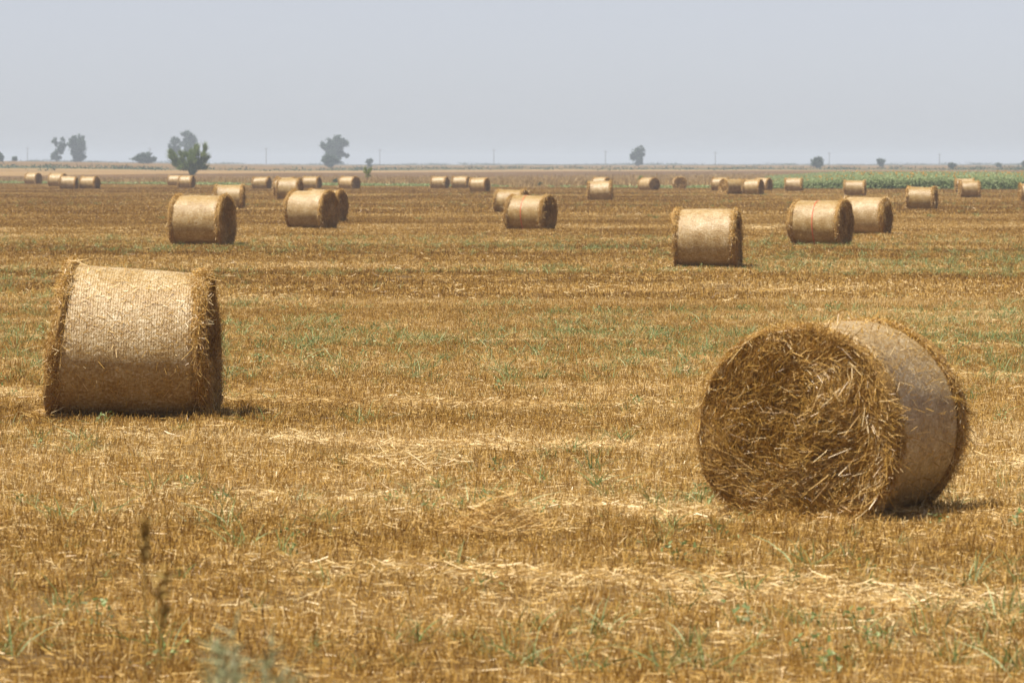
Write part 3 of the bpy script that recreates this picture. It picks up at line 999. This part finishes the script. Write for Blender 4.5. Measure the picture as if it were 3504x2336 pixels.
tree("hazy_bush", "low pointed bush on the horizon by a pole over the sunflowers", "bush", 3256, 1300,
     [(3256, 566, 13, 8)], .35, LG, .15, 19)
tree("hazy_bush", "very low faint bush mound over the sunflowers", "bush", 3419, 1500, [(3419, 564, 11, 5)], .35, LG, .15, 20)
tree("hazy_bush", "small bush beyond the sunflowers, past the very low faint mound", "bush", 3506, 1500, [(3506, 558, 10, 9)], .35, LG, .15, 21)
tree("hazy_bush", "green bush on the rise, farther along than the faint low bush", "bush", 2, 1400, [(0, 535, 12, 12), (6, 541, 8, 8)], .35, LG, .15, 22)
tree("hazy_bush", "faint low bush between a green bush on the rise and the feathery tree", "bush", 50, 1500, [(50, 543, 9, 6)], .35, LG, .12, 23)

# scrub along the horizon, far too small to count
r = np.random.default_rng(90)
A = Acc()
n = 420
bx = np.sort(r.uniform(-420, 420, n)); by = r.uniform(2280, 2900, n)
hh = np.clip(.45 + .5 * Noise(91, 1, .05)(bx) + .3 * r.normal(size=n), .15, 1.7)
for x, y, h in zip(bx, by, hh):
    m = 36
    p = np.column_stack([x + r.normal(0, 2.2, m), y + r.normal(0, 1, m), float(ground_h(x, y)) + r.random(m) * h * 1.0])
    A.rib(r, p, r.normal(size=(m, 3)), .5, .35, segs=1)
for _ in range(260):
    x = r.uniform(-190, 190); y = float(b4(np.array([x]))[0]) + r.normal(40, 60); h = r.uniform(.2, .8); m = 26
    p = np.column_stack([x + r.normal(0, 1.6, m), y + r.normal(0, 2, m), float(ground_h(x, y)) + r.random(m) * h])
    A.rib(r, p, r.normal(size=(m, 3)), .4, .25, segs=1)
o = link("distant_scrub", A.mesh("distant_scrub", M["leaf_grey"]))
tag(o, "thin dark line of distant scrub along the horizon", "scrub", kind="stuff")

# ------------------------------------------------------------------ utility poles far off
def pole(px, ytop, Y):
    q = at_dist(px, ytop, Y)
    z = float(ground_h(q.x, Y))
    h = q.z - z
    root = empty("utility_pole", (q.x, Y, z))
    tag(root, "thin faint utility pole in the line along the horizon", "utility pole", "utility poles along the horizon")
    A = Acc(); tube(A, (0, 0, -.3), (0, 0, h), .24, .15, 8)
    V = np.array([[math.cos(t) * .15, math.sin(t) * .15, h] for t in np.linspace(0, 6.283, 8, endpoint=False)])
    link("pole", A.mesh("pole", M["pole"], True), root)
    A = Acc(); tube(A, (-.9, -.2, h - .9), (.9, -.2, h - .9), .09, .09, 4)
    link("crossarm", A.mesh("crossarm", M["pole"]), root)
    for s in (-.8, 0.0, .8):
        A = Acc(); tube(A, (s, -.2, h - .82), (s, -.2, h - .42), .07, .05, 5)
        link("insulator", A.mesh("insulator", M["pole"]), root)


for px, yt in ((94, 503), (513, 505), (911, 505), (1300, 510), (1690, 510), (2072, 515), (2448, 518), (2838, 521), (3215, 525)):
    pole(px, yt, 2550)


# ------------------------------------------------------------------ sunflower crop
def sunflower(seed, h):
    rr = np.random.default_rng(seed)
    A = Acc()
    tube(A, (0, 0, -.05), (0, 0, h * .92), .02, .015, 4)
    n = 16
    a = rr.uniform(0, 6.283, n); t = np.linspace(.18, .95, n)
    p = np.column_stack([np.cos(a) * .03, np.sin(a) * .03, t * h])
    d = np.column_stack([np.cos(a), np.sin(a), rr.normal(.15, .25, n)])
    bv = np.tile([[0, 0, -1.]], (n, 1))
    side = np.column_stack([-np.sin(a), np.cos(a), 0 * a])
    L_ = rr.uniform(.22, .4, n) * (1.15 - .35 * t)
    V, Q, own = ribbons(rr, p, d, L_, L_ * .7, bend=.45, segs=3, taper=.75, side=side, bendv=bv)
    A.add(V, Q, np.clip(rr.normal(.5, .25, n), 0, 1)[own])
    me = A.mesh("sunflower_plant", M["sunflower_leaf"])
    return me


def add_head(me, h, seed):
    """a drooping flower head: disc of petals added to the plant mesh with its own material"""
    import bmesh
    rr = np.random.default_rng(seed)
    me.materials.append(M["petal"])
    bm = bmesh.new(); bm.from_mesh(me)
    c = Vector((0, -.08, h))
    nrm = Vector((rr.normal(0, .5), -.8, rr.normal(.1, .3))).normalized()
    u = nrm.cross(Vector((0, 0, 1))).normalized(); v = nrm.cross(u)
    ctr = bm.verts.new(c + nrm * .03)
    ring = [bm.verts.new(c + (u * math.cos(t) + v * math.sin(t)) * (.10 if i % 2 else .06)) for i, t in enumerate(np.linspace(0, 6.283, 16, endpoint=False))]
    for i in range(16):
        f = bm.faces.new((ctr, ring[i], ring[(i + 1) % 16])); f.material_index = 1
    bm.to_mesh(me); bm.free()


sv = []
for i in range(10):
    h = 1.0 + .03 * (i % 4)
    me = sunflower(950 + i, h)
    if i in (3, 7):
        add_head(me, h + .04, 970 + i)
    sv.append(me)
r = np.random.default_rng(95)
pts = []
for row in range(330):
    y = 388 + row * .75
    xl = 22.0 * y / 388 + r.normal(0, .3)
    xr = .1125 * y + 9
    xs = np.arange(xl, xr, .40 if row < 60 else .55)
    yy = y - (xs - xl) * .42 + r.normal(0, .1, len(xs))
    pts.append(np.column_stack([xs + r.normal(0, .06, len(xs)), yy, np.clip((xs - xl) / 9.0, 0, 1)]))
pts = np.concatenate(pts)
sc = (.55 + .45 * pts[:, 2]) * r.uniform(.86, 1.12, len(pts))
ht = sc * (1.0 + .06 * Noise(96, 2, .3)(pts[:, 0], pts[:, 1]))
idx = r.choice(10, len(pts), p=[.125, .125, .125, .012, .13, .12, .125, .008, .115, .115])
instancer("sunflower_crop", sv, np.column_stack([pts[:, :2], ground_h(pts[:, 0], pts[:, 1])]), r.normal(0, .6, len(pts)), np.column_stack([sc, sc, ht]), idx,
          "dense green sunflower crop with a few orange heads beyond the bales", "sunflowers")


# ------------------------------------------------------------------ small things in the foreground
def straw_heap(label, px, py, wx, wy, h, n, seed, wid=.006):
    r = np.random.default_rng(seed)
    g = on_ground(px, py)
    root = empty("straw_heap", g)
    tag(root, label, "straw heap")
    A = Acc()
    u = np.sqrt(r.random(n)); a = r.uniform(0, 6.283, n)
    x, y = u * np.cos(a) * wx / 2, u * np.sin(a) * wy / 2
    z = h * np.exp(-(u * 1.5) ** 2) * r.random(n) ** .6
    an = r.uniform(0, 6.283, n)
    d = np.column_stack([np.cos(an), np.sin(an), r.normal(-.05, .3, n)])
    L_ = r.uniform(.06, .22, n)
    A.rib(r, np.column_stack([x, y, z]) - unit(d) * L_[:, None] * .5 + np.array([[0, 0, .02]]), d, L_, wid * r.uniform(.7, 1.3, n), bend=.15, segs=2, taper=.2,
          rnd=np.clip(r.normal(.6, .25, n), 0, 1))
    o = link("loose_straw", A.mesh("loose_straw", M["swath"]), root)
    o["kind"] = "stuff"


straw_heap("small tangled heap of loose straw in the stubble between the two nearest bales", 1720, 1835, .62, .9, .26, 1500, 77, .0045)
straw_heap("thin low heap of pale straw behind the bale with the wide ribbed net front", 2600, 786, 1.0, 2.0, .13, 300, 78, .016)
straw_heap("scattered bright straws poking up from the stubble beyond the tangled heap", 1400, 1590, .85, 1.5, .14, 420, 79, .0045)


def seed_stalk(label, px, ytop, Y, spike_len, mat, seed, lean=0.0, spread=.022, n=420, cat="weed stalk", branches=0):
    r = np.random.default_rng(seed)
    q = at_dist(px, ytop, Y)
    z = float(ground_h(q.x, Y))
    h = q.z - z
    root = empty("weed_stalk", (q.x - lean * h, Y, z))
    tag(root, label, cat)
    A = Acc()
    tube(A, (0, 0, -.05), (lean * h * .5, 0, h * .5), .005, .004)
    tube(A, (lean * h * .5, 0, h * .5), (lean * h, 0, h * .98), .004, .003)
    link("stem", A.mesh("stem", mat, True), root)
    A = Acc()
    t = r.random(n)
    zz = h - spike_len * t
    wv_ = spread * (.35 + np.sin(np.pi * np.clip(t, .03, 1) ** .8)) * (1 + .5 * np.sin(t * 40))
    p = np.column_stack([lean * zz + r.normal(0, 1, n) * wv_, r.normal(0, 1, n) * wv_, zz])
    A.rib(r, p, r.normal(size=(n, 3)) + np.array([[0, 0, .8]]), .022, .010, segs=1)
    o = link("seed_spike", A.mesh("seed_spike", mat), root)
    A = Acc()
    m = 9
    a = r.uniform(0, 6.283, m); zz = r.uniform(.1, .6, m) * h
    p = np.column_stack([lean * zz, 0 * zz, zz]); d = np.column_stack([np.cos(a), np.sin(a), r.uniform(.3, 1, m)])
    A.rib(r, p, d, r.uniform(.08, .2, m), .02, bend=.4, segs=3, taper=.7, bendv=np.tile([[0, 0, -1.]], (m, 1)))
    link("leaves", A.mesh("leaves", mat), root)


def feathery(label, px, ytop, Y, rad, seed, n=24, lean=0.0):
    r = np.random.default_rng(seed)
    q = at_dist(px, ytop, Y)
    z = float(ground_h(q.x, Y)); h = q.z - z
    root = empty("feathery_weed", (q.x - lean * h, Y, z))
    tag(root, label, "weed")
    A, Bm = Acc(), Acc()
    for i in range(n):
        a = r.uniform(0, 6.283); rr = rad * math.sqrt(r.random())
        hh = h * r.uniform(.72, 1.0) * (1 - .35 * (rr / rad) ** 2)
        top = np.array([lean * hh + rr * math.cos(a), rr * math.sin(a), hh])
        b0 = np.array([rr * .25 * math.cos(a), rr * .25 * math.sin(a), -.03])
        tube(A, b0, top, .0035, .0015, 4)
        m = 70
        t = 1 - r.random(m) ** 1.3 * .45
        p = b0 + (top - b0) * t[:, None]
        d = r.normal(size=(m, 3)) + np.array([[0, 0, 1.2]])
        Bm.rib(r, p, d, r.uniform(.02, .06, m), .004, bend=.3, segs=1)
    link("stems", A.mesh("stems", M["pale_weed"]), root)
    link("fronds", Bm.mesh("fronds", M["pale_weed"]), root)


seed_stalk("dark brown dock seed spike standing up out of the foreground stubble", 495, 1790, 12.5, .11, M["seed_brown"], 81, .0, .004, 105)
seed_stalk("reddish brown seed stalk with a loose slanting head, beside the dark dock spike", 560, 1950, 11.5, .15, M["seed_brown"], 82, .06, .007, 75)
feathery("pale grey-green feathery weed, taller one, blurred in the foreground", 770, 2030, 10.5, .07, 83, 18, -.02)
feathery("pale grey-green feathery weed, wide bushy one, blurred in the foreground", 850, 2130, 10.8, .27, 84, 90, .02)

# ------------------------------------------------------------------ the hazy summer air
def haze_box():
    x, y0, y1, z0, z1 = 3600, -80, 7100, -1.4, 17.0
    V = np.array([[sx * x, y, z] for z in (z0, z1) for y in (y0, y1) for sx in (-1, 1)])
    Q = np.array([[0, 2, 3, 1], [4, 5, 7, 6], [0, 1, 5, 4], [2, 6, 7, 3], [0, 4, 6, 2], [1, 3, 7, 5]])
    m = bpy.data.materials.new("haze_air"); m.use_nodes = True
    N, L = m.node_tree.nodes, m.node_tree.links
    N.remove(N["Principled BSDF"])
    v = N.new("ShaderNodeVolumePrincipled")
    v.inputs["Color"].default_value = (.83, .905, 1.0, 1)
    v.inputs["Density"].default_value = 0.00028
    v.inputs["Anisotropy"].default_value = 0.0
    L.new(v.outputs[0], N["Material Output"].inputs["Volume"])
    o = link("haze", mesh_np("haze", V, Q, None, m))
    tag(o, "thin pale summer haze over the whole plain", "haze", kind="stuff")


haze_box()
